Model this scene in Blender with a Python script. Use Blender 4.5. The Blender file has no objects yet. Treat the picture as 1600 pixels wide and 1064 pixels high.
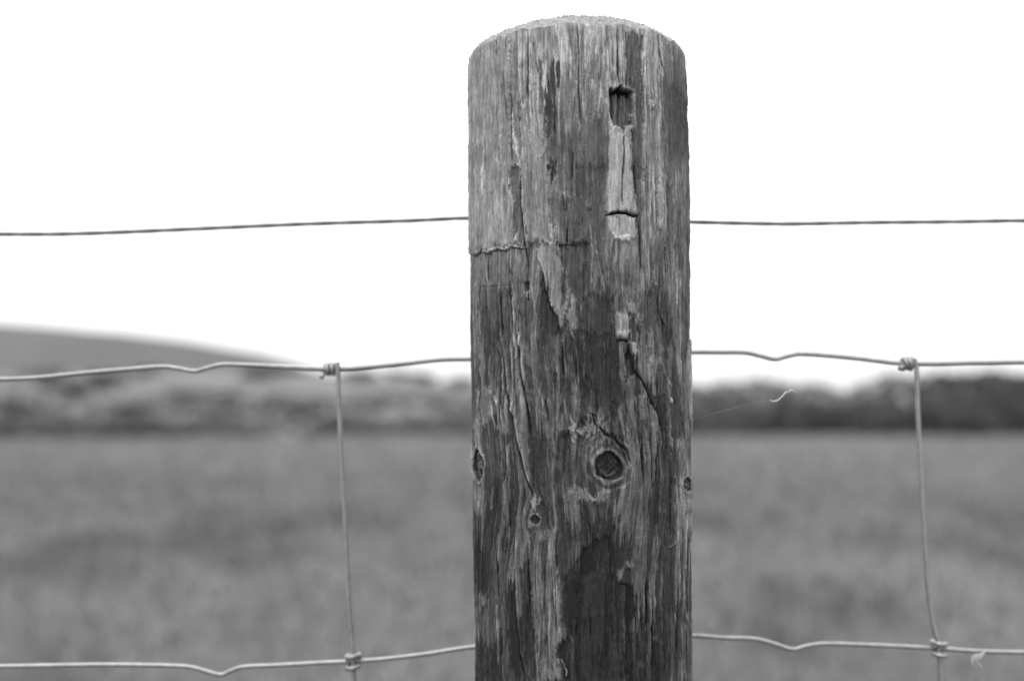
import bpy, math, random
import numpy as np
from mathutils import Vector, Matrix
R = math.radians
scene = bpy.context.scene
C = scene.collection

# ------------------------------------------------------------------ camera
FPX, CX, CY = 1880.0, 800.0, 532.0        # focal length and centre on a 1600 x 1064 sheet
PITCH = math.atan(108 / FPX)
CAMZ = 1.09
cd = bpy.data.cameras.new('camera'); cam = bpy.data.objects.new('camera', cd); C.objects.link(cam)
cd.sensor_width = 36; cd.lens = 36 * FPX / 1600
cam.location = (0, 0, CAMZ); cam.rotation_euler = (R(90) + PITCH, 0, 0)
cd.clip_start = .02; cd.clip_end = 6000
cd.dof.use_dof = True; cd.dof.focus_distance = .524; cd.dof.aperture_fstop = 4.6
scene.camera = cam
# ------------------------------------------------------------------ sky and light
W = bpy.data.worlds.new('World'); scene.world = W; W.use_nodes = True
nt = W.node_tree; nt.nodes.clear()
sky = nt.nodes.new('ShaderNodeTexSky'); sky.sky_type = 'NISHITA'; sky.sun_disc = False
sky.sun_elevation = R(58); sky.sun_rotation = R(205); sky.dust_density = 3.0
bw = nt.nodes.new('ShaderNodeRGBToBW'); mx = nt.nodes.new('ShaderNodeMix'); mx.data_type = 'FLOAT'
mx.inputs[0].default_value = .7            # overcast layer over the clear sky, three times brighter overhead than at the horizon
tcw = nt.nodes.new('ShaderNodeTexCoord'); sx = nt.nodes.new('ShaderNodeSeparateXYZ'); mrw = nt.nodes.new('ShaderNodeMapRange')
mrw.inputs[3].default_value = 5.2; mrw.inputs[4].default_value = 15.6
nt.links.new(tcw.outputs['Generated'], sx.inputs[0]); nt.links.new(sx.outputs['Z'], mrw.inputs[0]); nt.links.new(mrw.outputs[0], mx.inputs[3])
bg = nt.nodes.new('ShaderNodeBackground'); bg.inputs['Strength'].default_value = .12
wo = nt.nodes.new('ShaderNodeOutputWorld')
nt.links.new(sky.outputs[0], bw.inputs[0]); nt.links.new(bw.outputs[0], mx.inputs[2])
nt.links.new(mx.outputs[0], bg.inputs['Color']); nt.links.new(bg.outputs[0], wo.inputs[0])
sl = bpy.data.lights.new('sun', 'SUN'); sl.energy = .8; sl.angle = R(40); sl.color = (1, 1, 1)
sun = bpy.data.objects.new('sun', sl); C.objects.link(sun)
az, el = R(205), R(58)                     # azimuth from +Y towards +X
sd = Vector((math.sin(az) * math.cos(el), math.cos(az) * math.cos(el), math.sin(el)))
sun.rotation_euler = sd.to_track_quat('Z', 'Y').to_euler()
vs = scene.view_settings; scene.display_settings.display_device = 'sRGB'
vs.view_transform = 'Standard'; vs.look = 'None'; vs.gamma = 1; vs.exposure = 1.15
scene.cycles.use_denoising = True
scene.cycles.use_adaptive_sampling = False
scene.cycles.max_bounces = 6; scene.cycles.diffuse_bounces = 3

# ------------------------------------------------------------------ helpers
def on_plane(px, py, Y):
    a = (px - CX) / FPX; b = (CY - py) / FPX
    dy = math.cos(PITCH) - b * math.sin(PITCH); dz = math.sin(PITCH) + b * math.cos(PITCH)
    return Vector((a / dy * Y, Y, CAMZ + dz / dy * Y))
def tag(o, label=None, cat=None, group=None, kind=None):
    for k, v in (('label', label), ('category', cat), ('group', group), ('kind', kind)):
        if v: o[k] = v
    return o
def link(name, me, mat, parent=None):
    o = bpy.data.objects.new(name, me); C.objects.link(o)
    if mat: me.materials.append(mat)
    if parent: o.parent = parent
    return o
def empty(name, loc=(0, 0, 0)):
    o = bpy.data.objects.new(name, None); o.location = loc; o.empty_display_size = .1; C.objects.link(o); return o
def mesh_np(name, V, F, smooth=True):
    """V (n,3) array, F (m,k) array of equal-sided faces"""
    V = np.ascontiguousarray(V, dtype=np.float32); F = np.ascontiguousarray(F, dtype=np.int32)
    me = bpy.data.meshes.new(name); k = F.shape[1]
    me.vertices.add(len(V)); me.vertices.foreach_set('co', V.ravel())
    me.loops.add(F.size); me.loops.foreach_set('vertex_index', F.ravel())
    me.polygons.add(len(F)); me.polygons.foreach_set('loop_start', np.arange(0, F.size, k, dtype=np.int32))
    if smooth: me.polygons.foreach_set('use_smooth', np.ones(len(F), dtype=bool))
    me.update(calc_edges=True); me.validate()
    return me
def vcol(me, name, arr):
    at = me.attributes.new(name, 'FLOAT', 'POINT'); at.data.foreach_set('value', np.ascontiguousarray(arr, dtype=np.float32).ravel())
_tabs = {}
def vn(x, y, seed=0):
    """smooth value noise in -1..1"""
    if seed not in _tabs: _tabs[seed] = np.random.RandomState(seed + 11).uniform(-1, 1, (256, 256)).astype(np.float32)
    t = _tabs[seed]; xf = np.floor(x); yf = np.floor(y)
    fx = (x - xf).astype(np.float32); fy = (y - yf).astype(np.float32)
    xi = xf.astype(np.int64) & 255; yi = yf.astype(np.int64) & 255; x1 = (xi + 1) & 255; y1 = (yi + 1) & 255
    fx = fx * fx * (3 - 2 * fx); fy = fy * fy * (3 - 2 * fy)
    return (t[yi, xi] * (1 - fx) + t[yi, x1] * fx) * (1 - fy) + (t[y1, xi] * (1 - fx) + t[y1, x1] * fx) * fy
def fbm(x, y, seed=0, octv=4, gain=.5):
    s = 0; a = 1; n = 0
    for i in range(octv):
        s = s + a * vn(x * 2 ** i + 17.3 * i, y * 2 ** i + 9.1 * i, seed + i); n += a; a *= gain
    return s / n
def sstep(a, b, x):
    t = np.clip((x - a) / (b - a), 0, 1); return t * t * (3 - 2 * t)

# material helper: grey principled, optional attribute tone, noise and bump
def mat(name, base=.2, rough=.8, metal=0., attr=None, nscale=None, namp=.25, stretch=(1, 1, 1), bump=0, bscale=None, bdist=.001, spec=.3, twoside=False):
    m = bpy.data.materials.new(name); m.use_nodes = True; t = m.node_tree; P = t.nodes['Principled BSDF']
    P.inputs['Roughness'].default_value = rough; P.inputs['Metallic'].default_value = metal
    P.inputs['Specular IOR Level'].default_value = spec
    def math_(op, a, b):
        n = t.nodes.new('ShaderNodeMath'); n.operation = op
        for i, v in enumerate((a, b)):
            if hasattr(v, 'is_output'): t.links.new(v, n.inputs[i])
            else: n.inputs[i].default_value = v
        return n.outputs[0]
    if attr:
        n = t.nodes.new('ShaderNodeAttribute'); n.attribute_name = attr; val = n.outputs['Fac']
    else:
        n = t.nodes.new('ShaderNodeValue'); n.outputs[0].default_value = base; val = n.outputs[0]
    if nscale or bump:
        tc = t.nodes.new('ShaderNodeTexCoord'); mp = t.nodes.new('ShaderNodeMapping'); mp.inputs['Scale'].default_value = stretch
        t.links.new(tc.outputs['Object'], mp.inputs[0])
    if nscale:
        nz = t.nodes.new('ShaderNodeTexNoise'); nz.inputs['Scale'].default_value = nscale; nz.inputs['Detail'].default_value = 6; nz.inputs['Roughness'].default_value = .65
        t.links.new(mp.outputs[0], nz.inputs[0])
        mr = t.nodes.new('ShaderNodeMapRange'); mr.inputs[1].default_value = .28; mr.inputs[2].default_value = .72
        mr.inputs[3].default_value = 1 - namp; mr.inputs[4].default_value = 1 + namp
        t.links.new(nz.outputs[0], mr.inputs[0]); val = math_('MULTIPLY', val, mr.outputs[0])
    t.links.new(val, P.inputs['Base Color'])
    if bump:
        nb = t.nodes.new('ShaderNodeTexNoise'); nb.inputs['Scale'].default_value = bscale or nscale; nb.inputs['Detail'].default_value = 6
        t.links.new(mp.outputs[0], nb.inputs[0])
        bp = t.nodes.new('ShaderNodeBump'); bp.inputs['Strength'].default_value = bump; bp.inputs['Distance'].default_value = bdist
        t.links.new(nb.outputs[0], bp.inputs['Height']); t.links.new(bp.outputs[0], P.inputs['Normal'])
    return m

# ------------------------------------------------------------------ ground, land, hill
def land_z(x, y):
    und = .05 * fbm(x * .35, y * .35, 3, 3) * sstep(1.5, 4, y)
    side = .35 + .65 * sstep(30, -30, x)
    rise = 6.4 * sstep(58, 190, y) * side
    return und + rise + .5 * fbm(x * .03, y * .03, 8, 3) * sstep(60, 120, y)
GM = mat('meadow_soil', attr='tone', nscale=9, namp=.18, rough=.95, spec=.05, bump=.5, bdist=.03)
def tuss(x, y): return (fbm(x * 1.7 + 4, y * .62, 33, 3) + .08 * fbm(x * .5, y * .2, 36, 2)) * (1 - .6 * sstep(8, 20, y))
def field_tone(x, y):
    n = fbm(x * .5, y * .28, 21, 4); d = sstep(.08, .5, tuss(x, y))
    t = .117 + .028 * sstep(6, 30, y) + .016 * n - .034 * d
    far = sstep(52, 60, y)
    t2 = .115 + .07 * fbm(x * .06, y * .035, 41, 4)
    return np.clip(t * (1 - far) + t2 * far, .03, .3)
ys = np.concatenate([np.linspace(-6, 12, 150), 12 * (1400 / 12) ** (np.linspace(0, 1, 210)[1:])])
uu = np.linspace(-1, 1, 241); uu = np.sign(uu) * np.abs(uu) ** 1.3
YY, UU = np.meshgrid(ys, uu, indexing='ij'); XX = UU * (12 + np.maximum(YY, 0) * .95)
nr, nc = YY.shape
def gridF(nr, nc, wrap=False):
    i = np.arange((nr - 1))[:, None]; j = np.arange(nc if wrap else nc - 1)[None]
    j2 = (j + 1) % nc
    return np.stack([i * nc + j, i * nc + j2, (i + 1) * nc + j2, (i + 1) * nc + j], -1).reshape(-1, 4)
me = mesh_np('ground', np.stack([XX, YY, land_z(XX, YY)], -1).reshape(-1, 3), gridF(nr, nc))
vcol(me, 'tone', field_tone(XX, YY))
tag(link('ground', me, GM), 'grey grass meadow and rising land behind the fence', kind='structure')
# hill: a long moor shoulder falling from left to right, about 700 m off
hx = np.linspace(-700, 260, 180); hy = np.linspace(330, 1150, 90)
HX, HY = np.meshgrid(hx, hy, indexing='xy')
def crest(x):                                  # crest height at 720 m
    px = CX + x / 720 * FPX
    py = np.interp(px, [-900, -300, 0, 100, 200, 300, 400, 470, 540, 640, 760, 900], [514, 503, 508, 513, 522, 535, 551, 572, 592, 600, 606, 650])
    return CAMZ + (640 - py) / FPX * 720
prof = np.exp(-((HY - 720) / 230) ** 2) 
HZ = (crest(HX) + 6) * prof - 6 + 1.2 * fbm(HX * .02, HY * .02, 5, 4) * prof
me = mesh_np('hill', np.stack([HX, HY, HZ], -1).reshape(-1, 3), gridF(len(hy), len(hx)))
vcol(me, 'tone', np.clip(.088 + .02 * fbm(HX * .012, HY * .006, 51, 4), .05, .3))
tag(link('hill', me, mat('moor', attr='tone', nscale=.05, namp=.1, rough=1, spec=0)), 'low pale hill sloping down from the left', kind='structure')

# ------------------------------------------------------------------ grass
GR = mat('grass_blades', attr='tone', rough=.7, spec=.2)
rs = np.random.RandomState(4)
N = 170000
u = rs.uniform(0, 1, N); gy = 1.2 * (46 / 1.2) ** (u ** .8); gx = rs.uniform(-1, 1, N) * (1.2 + gy * .62)
dn = tuss(gx, gy)
sc = np.clip(gy / 5, .55, 6) * rs.uniform(.6, 1.3, N)
hgt = (.055 + .03 * np.clip(dn + .2, 0, 1)) * (np.clip(gy / 8, 1, 2)) * rs.uniform(.6, 1.5, N); wd = .0045 * sc
an = rs.uniform(0, 2 * math.pi, N); lean = rs.uniform(.15, .8, N) * hgt; la = rs.uniform(0, 2 * math.pi, N)
gz = land_z(gx, gy) - .006
b0 = np.stack([gx - np.cos(an) * wd, gy - np.sin(an) * wd, gz], -1); b1 = np.stack([gx + np.cos(an) * wd, gy + np.sin(an) * wd, gz], -1)
mid = np.stack([gx + np.cos(la) * lean * .35, gy + np.sin(la) * lean * .35, gz + hgt * .6], -1)
wv = np.stack([np.cos(an) * wd * .75, np.sin(an) * wd * .75, 0 * wd], -1)
tip = np.stack([gx + np.cos(la) * lean, gy + np.sin(la) * lean, gz + hgt], -1)
V = np.stack([b0, b1, mid + wv, mid - wv, tip], 1).reshape(-1, 3); k = np.arange(N)[:, None] * 5
F = np.concatenate([k + np.array([[0, 1, 2]]), k + np.array([[0, 2, 3]]), k + np.array([[3, 2, 4]])])
me = mesh_np('grass', V, F)
tn = field_tone(gx, gy) * 1.12 * rs.uniform(.75, 1.3, N)
vcol(me, 'tone', np.repeat(tn, 5))
tag(link('grass', me, GR), 'short uneven meadow grass beyond the wire fence', 'grass', kind='stuff')

# ------------------------------------------------------------------ foliage
def leaves(centres, radii, n, size, seed, tone, var=.35):
    """leaf clumps spread through ellipsoids; returns a mesh of small quads"""
    r = np.random.RandomState(seed); c = np.array(centres, float); rad = np.array(radii, float)
    w = rad[:, 0] * rad[:, 2]; idx = r.choice(len(c), n, p=w / w.sum())
    d = r.normal(size=(n, 3)); d /= np.linalg.norm(d, axis=1)[:, None]
    q = r.uniform(.35, 1.05, n) ** .5
    P = c[idx] + d * rad[idx] * q[:, None]
    a = r.normal(size=(n, 3)); a /= np.linalg.norm(a, axis=1)[:, None]; b = np.cross(a, r.normal(size=(n, 3))); b /= np.linalg.norm(b, axis=1)[:, None]
    s = (size * r.uniform(.5, 1.4, n))[:, None]
    V = np.stack([P - a * s, P - b * s * .6, P + a * s, P + b * s * .6], 1).reshape(-1, 3)
    me = mesh_np('leaves', V, np.arange(4 * n).reshape(-1, 4), False)
    ct = r.uniform(1 - var, 1 + var, len(c))
    vcol(me, 'tone', np.repeat(tone * ct[idx] * r.uniform(.75, 1.25, n), 4)); return me
FM = mat('foliage', attr='tone', rough=.75, spec=.2); BM = mat('bark', base=.09, rough=.9, nscale=6, namp=.3)
def tube(pts, rad, sides=10, closed_ends=True, name='tube'):
    P = [Vector(p) for p in pts]; n = len(P); rr = rad if hasattr(rad, '__len__') else [rad] * n
    T = [(P[min(i + 1, n - 1)] - P[max(i - 1, 0)]).normalized() for i in range(n)]
    up = Vector((0, 0, 1)) if abs(T[0].z) < .9 else Vector((0, 1, 0)); nrm = (up - T[0] * up.dot(T[0])).normalized()
    V = []
    for i in range(n):
        nrm = (nrm - T[i] * nrm.dot(T[i])).normalized(); bi = T[i].cross(nrm)
        for k in range(sides):
            a = 2 * math.pi * k / sides; V.append(P[i] + (nrm * math.cos(a) + bi * math.sin(a)) * rr[i])
    V = [tuple(v) for v in V]
    F = [(i * sides + k, i * sides + (k + 1) % sides, (i + 1) * sides + (k + 1) % sides, (i + 1) * sides + k) for i in range(n - 1) for k in range(sides)]
    return V, F, (tuple(P[0]), tuple(P[-1]), sides, n)
def tubes_mesh(name, lst, sides=10):
    V = []; F = []
    for pts, rad in lst:
        v, f, _ = tube(pts, rad, sides); o = len(V); V += v; F += [tuple(i + o for i in q) for q in f]
        n = len(v) // sides
        F.append(tuple(o + k for k in range(sides))[::-1]); F.append(tuple(o + (n - 1) * sides + k for k in range(sides)))
    me = bpy.data.meshes.new(name); me.from_pydata(V, [], F); me.update()
    me.polygons.foreach_set('use_smooth', np.ones(len(me.polygons), dtype=bool)); return me
def tree(px, top, Y, wid, tone, seed, label, name='broadleaf_tree', cat='tree', group='trees beyond the field', base=None):
    """px, top: where the crown top shows; Y distance; wid crown width in metres"""
    r = random.Random(seed); p = on_plane(px, top, Y); gz = float(land_z(np.array([p.x]), np.array([Y]))[0])
    H = max(p.z - gz, 1.5); root = empty(name, (p.x, Y, gz)); tag(root, label, cat, group)
    tr = [([(0, 0, -.2), (.05 * H * r.uniform(-1, 1), 0, .3 * H), (.08 * H * r.uniform(-1, 1), 0, .7 * H)], [.045 * H, .03 * H, .012 * H])]
    for k in range(5):
        a = r.uniform(0, 6.28); s = r.uniform(.25, .5) * H
        tr.append(([(0, 0, s), (math.cos(a) * wid * .2, math.sin(a) * wid * .2, s + .15 * H), (math.cos(a) * wid * .36, math.sin(a) * wid * .36, s + .28 * H)], [.018 * H, .012 * H, .005 * H]))
    link('trunk', tubes_mesh('trunk', tr, 7), BM, root)
    cs = []; rd = []
    for k in range(15):
        a = r.uniform(0, 6.28); q = r.uniform(0, .36) * wid; zz = r.uniform(.3, .86)
        q *= 1.15 - abs(zz - .5) * 1.1
        cs.append((math.cos(a) * q, math.sin(a) * q, zz * H)); s = r.uniform(.12, .2) * wid; rd.append((s, s, min(s * .8, .16 * H)))
    link('crown', leaves(cs, rd, 1500, .035 * (wid + H) / 2 + .05, seed, tone), FM, root)
    return root
def bush(px, top, Y, wid, tone, seed, label, group='bushes on the rough land'):
    r = random.Random(seed); p = on_plane(px, top, Y); gz = float(land_z(np.array([p.x]), np.array([Y]))[0]); H = max(p.z - gz, .9)
    root = empty('bush', (p.x, Y, gz)); tag(root, label, 'bush', group); cs = []; rd = []
    for k in range(11):
        s = r.uniform(.14, .24) * wid; cs.append((r.uniform(-.36, .36) * wid, r.uniform(-.3, .3) * wid, r.uniform(.2, .8) * H)); rd.append((s, s, .28 * H))
    link('crown', leaves(cs, rd, 900, .03 * wid + .06, seed, tone), FM, root)
    for k in (-2, 0, 2): link('stem', tubes_mesh('stem', [([(.03 * k, 0, -.1), (.1 * k, .05, H * .6)], [.04, .02])], 6), BM, root)
    return root
def hedge(p0, p1, hfun, depth, n, size, seed, tone, label, name='hedgerow'):
    r = random.Random(seed); a = Vector(p0); b = Vector(p1); L = (b - a).length; cs = []; rd = []; m = int(L / .5)
    root = empty(name, (a.x, a.y, 0)); tag(root, label, 'hedge')
    for i in range(m):
        t = (i + .5) / m; h = hfun(t) * r.uniform(.88, 1.1)
        for q in range(-1, 3):
            x = (b.x - a.x) * t + r.uniform(-.5, .5); y = (b.y - a.y) * t + r.uniform(-.5, .5) * depth
            gz = float(land_z(np.array([a.x + x]), np.array([a.y + y]))[0])
            zc = (.28 + .25 * q) * h; cs.append((x, y, gz + zc)); rd.append((r.uniform(.5, .9), depth * .5, h * .24))
    link('foliage', leaves(cs, rd, n, size, seed, tone, .3), FM, root)
    for i in range(0, m, 3):
        t = (i + .5) / m; x = (b.x - a.x) * t; y = (b.y - a.y) * t; gz = float(land_z(np.array([a.x + x]), np.array([a.y + y]))[0])
        link('stem', tubes_mesh('stem', [([(x, y, gz - .1), (x + r.uniform(-.2, .2), y, gz + hfun(t) * .7)], [.04, .02])], 5), BM, root)
    return root
rh = lambda t: np.interp(t, [0, .12, .3, .5, .62, .8, 1], [1.1, 1.25, 1.4, 1.4, 1.45, 1.9, 2.3])
hedge((7.2, 51), (25, 49.5), rh, 1.8, 30000, .09, 61, .066, 'dark clipped hedge along the far right edge of the meadow')
hedge((-24, 39), (-9.7, 47.1), lambda t: .6 + .1 * math.sin(t * 19), 1.2, 12000, .08, 62, .095, 'low hedge along the far left edge of the meadow, left of the gap')
hedge((-8.1, 48), (0, 52.5), lambda t: .62 + .1 * math.sin(t * 11), 1.2, 8000, .08, 63, .1, 'low hedge at the meadow edge between the gap and the post')
# right-hand trees, behind the hedge
rt = [(1095, 592, 78, 5.5, .15, 'small dark tree right beside the post edge'), (1165, 590, 84, 6.5, .19, 'rounded mid grey tree second right of the post'),
      (1228, 591, 90, 6.5, .21, 'pale rounded tree just left of the skyline dip'), (1385, 583, 82, 6, .19, 'tree crown directly behind the right wire knot'),
      (1450, 579, 80, 6, .19, 'broad tree crown just right of the right upright wire'), (1515, 578, 66, 5, .085, 'dark tall tree standing above the right hedge'),
      (1575, 579, 64, 6, .06, 'darkest tree at the far right of the hedge'), (1640, 580, 68, 7, .08, 'tree cut by the right frame edge')]
for i, (px, ty, Y, w, tn_, lb) in enumerate(rt): tree(px, ty, Y, w, tn_, 100 + i, lb)
tree(1130, 594, 92, 7, .16, 131, 'tree crown filling the skyline between the first two trees right of the post')
tree(1198, 592, 96, 7, .19, 132, 'tree crown set back behind the pair of rounded trees right of the post')
tree(1262, 598, 98, 6, .17, 133, 'lower tree at the left edge of the skyline dip')
tree(1310, 608, 96, 8, .15, 130, 'low tree in the skyline dip left of the right knot')
# left and middle trees on the rising land
lt = [(60, 580, 150, 9, .085, 'spreading tree at the foot of the hill, leftmost'), (172, 590, 130, 6, .045, 'dark compact tree below the left wire'),
      (232, 592, 150, 5, .06, 'small tree right of the dark compact tree'), (398, 588, 140, 6, .045, 'dark tree where the hill slope ends'),
      (440, 594, 150, 6, .055, 'low dark tree left of the left wire knot'), (570, 594, 150, 7, .05, 'dark tree just right of the left upright wire'),
      (622, 593, 170, 6, .07, 'small faint tree on the skyline between wire and post'), (668, 592, 160, 7, .055, 'rounded skyline tree left of the post'),
      (722, 594, 150, 6, .055, 'skyline tree touching the left side of the post')]
for i, (px, ty, Y, w, tn_, lb) in enumerate(lt): tree(px, ty, Y, w, tn_ * 2.1, 200 + i, lb)
bt = [(15, 612, 95, 8, .20, 'pale bush at the left frame edge, under the wire'), (30, 640, 70, 6, .10, 'dark wide bush at the left frame edge above the hedge'), (85, 618, 100, 7, .15, 'bush second from the left, midway up the rough land'),
      (100, 652, 58, 4, .15, 'low bush behind the left hedge, second from left'), (135, 612, 120, 8, .11, 'broad bush under the leftmost tree'), (150, 640, 66, 5, .15, 'mid grey bush under the dark compact tree'),
      (205, 628, 88, 6, .17, 'bush right below the dark compact tree'), (215, 650, 60, 4, .12, 'low dark bush just behind the hedge, left of the wire kink'), (262, 622, 92, 8, .20, 'pale rounded bush below the wire kink'), (290, 648, 62, 5, .13, 'low bush just below the pale rounded bush'),
      (325, 615, 110, 8, .21, 'palest bush, right of the wire kink'), (345, 640, 72, 6, .15, 'bush right of the pale rounded bush'), (395, 622, 92, 7, .14, 'bush under the dark tree where the hill ends'), (400, 648, 62, 4, .15, 'small low bush left of the hedge gap'),
      (452, 618, 100, 7, .19, 'pale bush behind the hedge gap'), (490, 630, 84, 6, .13, 'bush directly left of the left upright wire'), (545, 618, 100, 7, .16, 'bush just right of the left upright wire'), (560, 640, 70, 6, .17, 'low bush right of the left upright wire'),
      (610, 632, 80, 8, .18, 'wide pale bush between upright wire and post'), (655, 618, 100, 8, .16, 'bush below the rounded skyline tree'), (690, 636, 76, 7, .17, 'low pale bush close to the left side of the post'), (730, 620, 90, 7, .14, 'bush touching the left side of the post')]
for i, (px, ty, Y, w, tn_, lb) in enumerate(bt): bush(px, ty, Y, w, tn_, 300 + i, lb)

# ------------------------------------------------------------------ the post
D = .56
edges = [(20, 733, 1069), (100, 733, 1071), (200, 733.5, 1074), (300, 734, 1076), (450, 735, 1077), (620, 737, 1078), (700, 738, 1079), (800, 739, 1081), (900, 740, 1081), (1064, 742, 1082)]
zs = []; xc = []; rp = []
for py, l, r_ in edges:
    b = (CY - py) / FPX; dy = math.cos(PITCH) - b * math.sin(PITCH); dz = math.sin(PITCH) + b * math.cos(PITCH)
    aL = math.atan((l - CX) / FPX / dy); aR = math.atan((r_ - CX) / FPX / dy)
    zs.append(D * dz / dy); xc.append(D * math.tan((aL + aR) / 2)); rp.append(D * math.sin((aR - aL) / 2) * math.cos((aL + aR) / 2) ** -1 * .995)
zs = np.array(zs[::-1]); xc = np.array(xc[::-1]); rp = np.array(rp[::-1])
slope = (xc[-1] - xc[0]) / (zs[-1] - zs[0])
def axis_x(z): return np.interp(z, zs, xc) + np.where(z < zs[0], (z - zs[0]) * slope, 0)
def rad_z(z): return np.interp(z, zs, rp)
ZTOP = (on_plane(905, 37, D - .050).z - CAMZ)
th = np.concatenate([np.linspace(-110, 110, 700), np.linspace(110, 250, 70)[1:-1]]) * math.pi / 180     # 0 faces the camera
zr = np.concatenate([np.linspace(0, .315, 1060), .315 + np.linspace(0, 1, 160)[1:] ** 1.3 * (CAMZ + ZTOP - .315 + .3)])   # depth below rim
TH, DZ = np.meshgrid(th, zr, indexing='xy')
rim_drop = .0028 * (1 - np.cos(TH)) + .0007 * vn(TH * 9, TH * 0 + 2, 70) + .00022 * vn(TH * 50, TH * 0 + 7, 71)
Z = ZTOP - rim_drop * np.clip(1 - DZ / .05, 0, 1) - DZ
rad = rad_z(Z)
# layout sheet: where each surface point lies on the traced drawing of the post's wear and painted shade
X0 = axis_x(Z) + rad * np.sin(TH); Y0 = D - rad * np.cos(TH)
dep = Y0 * math.cos(PITCH) + Z * math.sin(PITCH); upv = Z * math.cos(PITCH) - Y0 * math.sin(PITCH)
U = CX + FPX * X0 / dep; Vv = CY - FPX * upv / dep
front = (np.cos(TH) > -.05).astype(np.float32)
S = TH * .05 * 1000                               # arc position in mm
Zm = Z * 1000                                     # height in mm
px2mm = .51 / FPX * 1000
# knots: (sheet x, y, rx, ry)
knots = [(700 + 958 / 3.8, 520 + 795 / 3.8, 18, 21), (748.5, 725, 7.5, 23), (1072.5, 757, 5, 11), (837, 811.5, 6.5, 7)]
GX, GY = U.copy(), Vv.copy()                       # grain coordinates bend round knots
for kx, ky, rx, ry in knots:
    e = np.exp(-(((GX - kx) / (rx * 3.2)) ** 2 + ((GY - ky) / (ry * 3.6)) ** 2)) * front
    GX = kx * e * .62 + GX * (1 - e * .62)
GS = S + (GX - U) * px2mm / np.maximum(np.cos(TH), .3) * front
GS = GS + 1.6 * vn(S * .05, Zm * .012, 80) + .8 * vn(S * .2, Zm * .035, 81) + .5 * vn(S * .25, Zm * .09, 82) + .16 * vn(S * .9, Zm * .3, 83)
shear = sstep(880, 780, U) * sstep(480, 560, Vv) * sstep(900, 780, Vv)
GS = GS - shear * (Vv - 520) * .016 * front
# base tones
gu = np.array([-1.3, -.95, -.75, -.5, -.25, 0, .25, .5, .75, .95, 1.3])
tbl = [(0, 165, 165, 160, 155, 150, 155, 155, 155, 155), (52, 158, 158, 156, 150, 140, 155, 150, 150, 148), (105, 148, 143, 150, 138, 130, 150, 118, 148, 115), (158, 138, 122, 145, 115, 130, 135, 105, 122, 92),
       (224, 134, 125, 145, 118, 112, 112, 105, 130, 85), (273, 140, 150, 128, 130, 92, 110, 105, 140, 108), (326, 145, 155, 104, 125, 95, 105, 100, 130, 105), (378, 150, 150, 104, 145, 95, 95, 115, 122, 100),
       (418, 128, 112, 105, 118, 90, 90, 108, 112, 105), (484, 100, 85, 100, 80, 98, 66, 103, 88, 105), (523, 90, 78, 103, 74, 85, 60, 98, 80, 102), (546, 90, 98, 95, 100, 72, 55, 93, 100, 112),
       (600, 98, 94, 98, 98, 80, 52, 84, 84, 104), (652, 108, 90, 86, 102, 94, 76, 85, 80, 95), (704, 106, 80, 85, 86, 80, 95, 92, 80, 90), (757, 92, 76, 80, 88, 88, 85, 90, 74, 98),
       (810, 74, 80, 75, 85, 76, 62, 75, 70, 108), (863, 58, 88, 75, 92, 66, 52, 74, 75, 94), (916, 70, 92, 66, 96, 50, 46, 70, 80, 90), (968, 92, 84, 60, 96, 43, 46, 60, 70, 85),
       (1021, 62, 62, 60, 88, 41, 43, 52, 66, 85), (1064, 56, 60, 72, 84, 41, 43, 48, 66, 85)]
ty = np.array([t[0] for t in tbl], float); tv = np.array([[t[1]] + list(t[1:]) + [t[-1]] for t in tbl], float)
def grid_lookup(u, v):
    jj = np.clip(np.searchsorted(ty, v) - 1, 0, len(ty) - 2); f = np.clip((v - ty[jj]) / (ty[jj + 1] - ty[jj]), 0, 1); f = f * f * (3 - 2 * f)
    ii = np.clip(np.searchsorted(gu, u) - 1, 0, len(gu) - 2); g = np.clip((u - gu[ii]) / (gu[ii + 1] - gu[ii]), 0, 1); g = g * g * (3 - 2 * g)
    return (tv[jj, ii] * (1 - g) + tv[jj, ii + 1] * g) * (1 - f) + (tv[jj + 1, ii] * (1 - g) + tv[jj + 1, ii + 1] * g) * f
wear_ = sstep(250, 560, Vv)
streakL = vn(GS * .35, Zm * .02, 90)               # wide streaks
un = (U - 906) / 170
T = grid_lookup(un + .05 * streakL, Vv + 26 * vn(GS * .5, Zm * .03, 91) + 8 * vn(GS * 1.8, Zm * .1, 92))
hm = np.zeros_like(T)                              # relief in mm
# streaky grain: tone and relief share the same fibres
g1 = vn(GS * .55, Zm * .022, 93); g2 = vn(GS * 1.5, Zm * .10, 94); g3 = vn(GS * 3.3, Zm * .28, 95); g4 = vn(GS * 6.5, Zm * .8, 96)
patch = fbm(GS * .12, Zm * .03, 97, 3)
ragged = 7 * g2 + 5 * g3 + 14 * vn(GS * 1.1, Zm * .05, 98)
bn = (.6 + .8 * sstep(-.3, .5, patch)) * (.72 + .28 * wear_)
T = T * (1 + .06 * g1 + .10 * g2 * bn + .12 * g3 * bn + .10 * g4 * bn)
hm += .25 * g1 + .16 * g2 + .10 * g3 + .04 * g4 + .5 * vn(S * .03, Zm * .01, 99)
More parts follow.
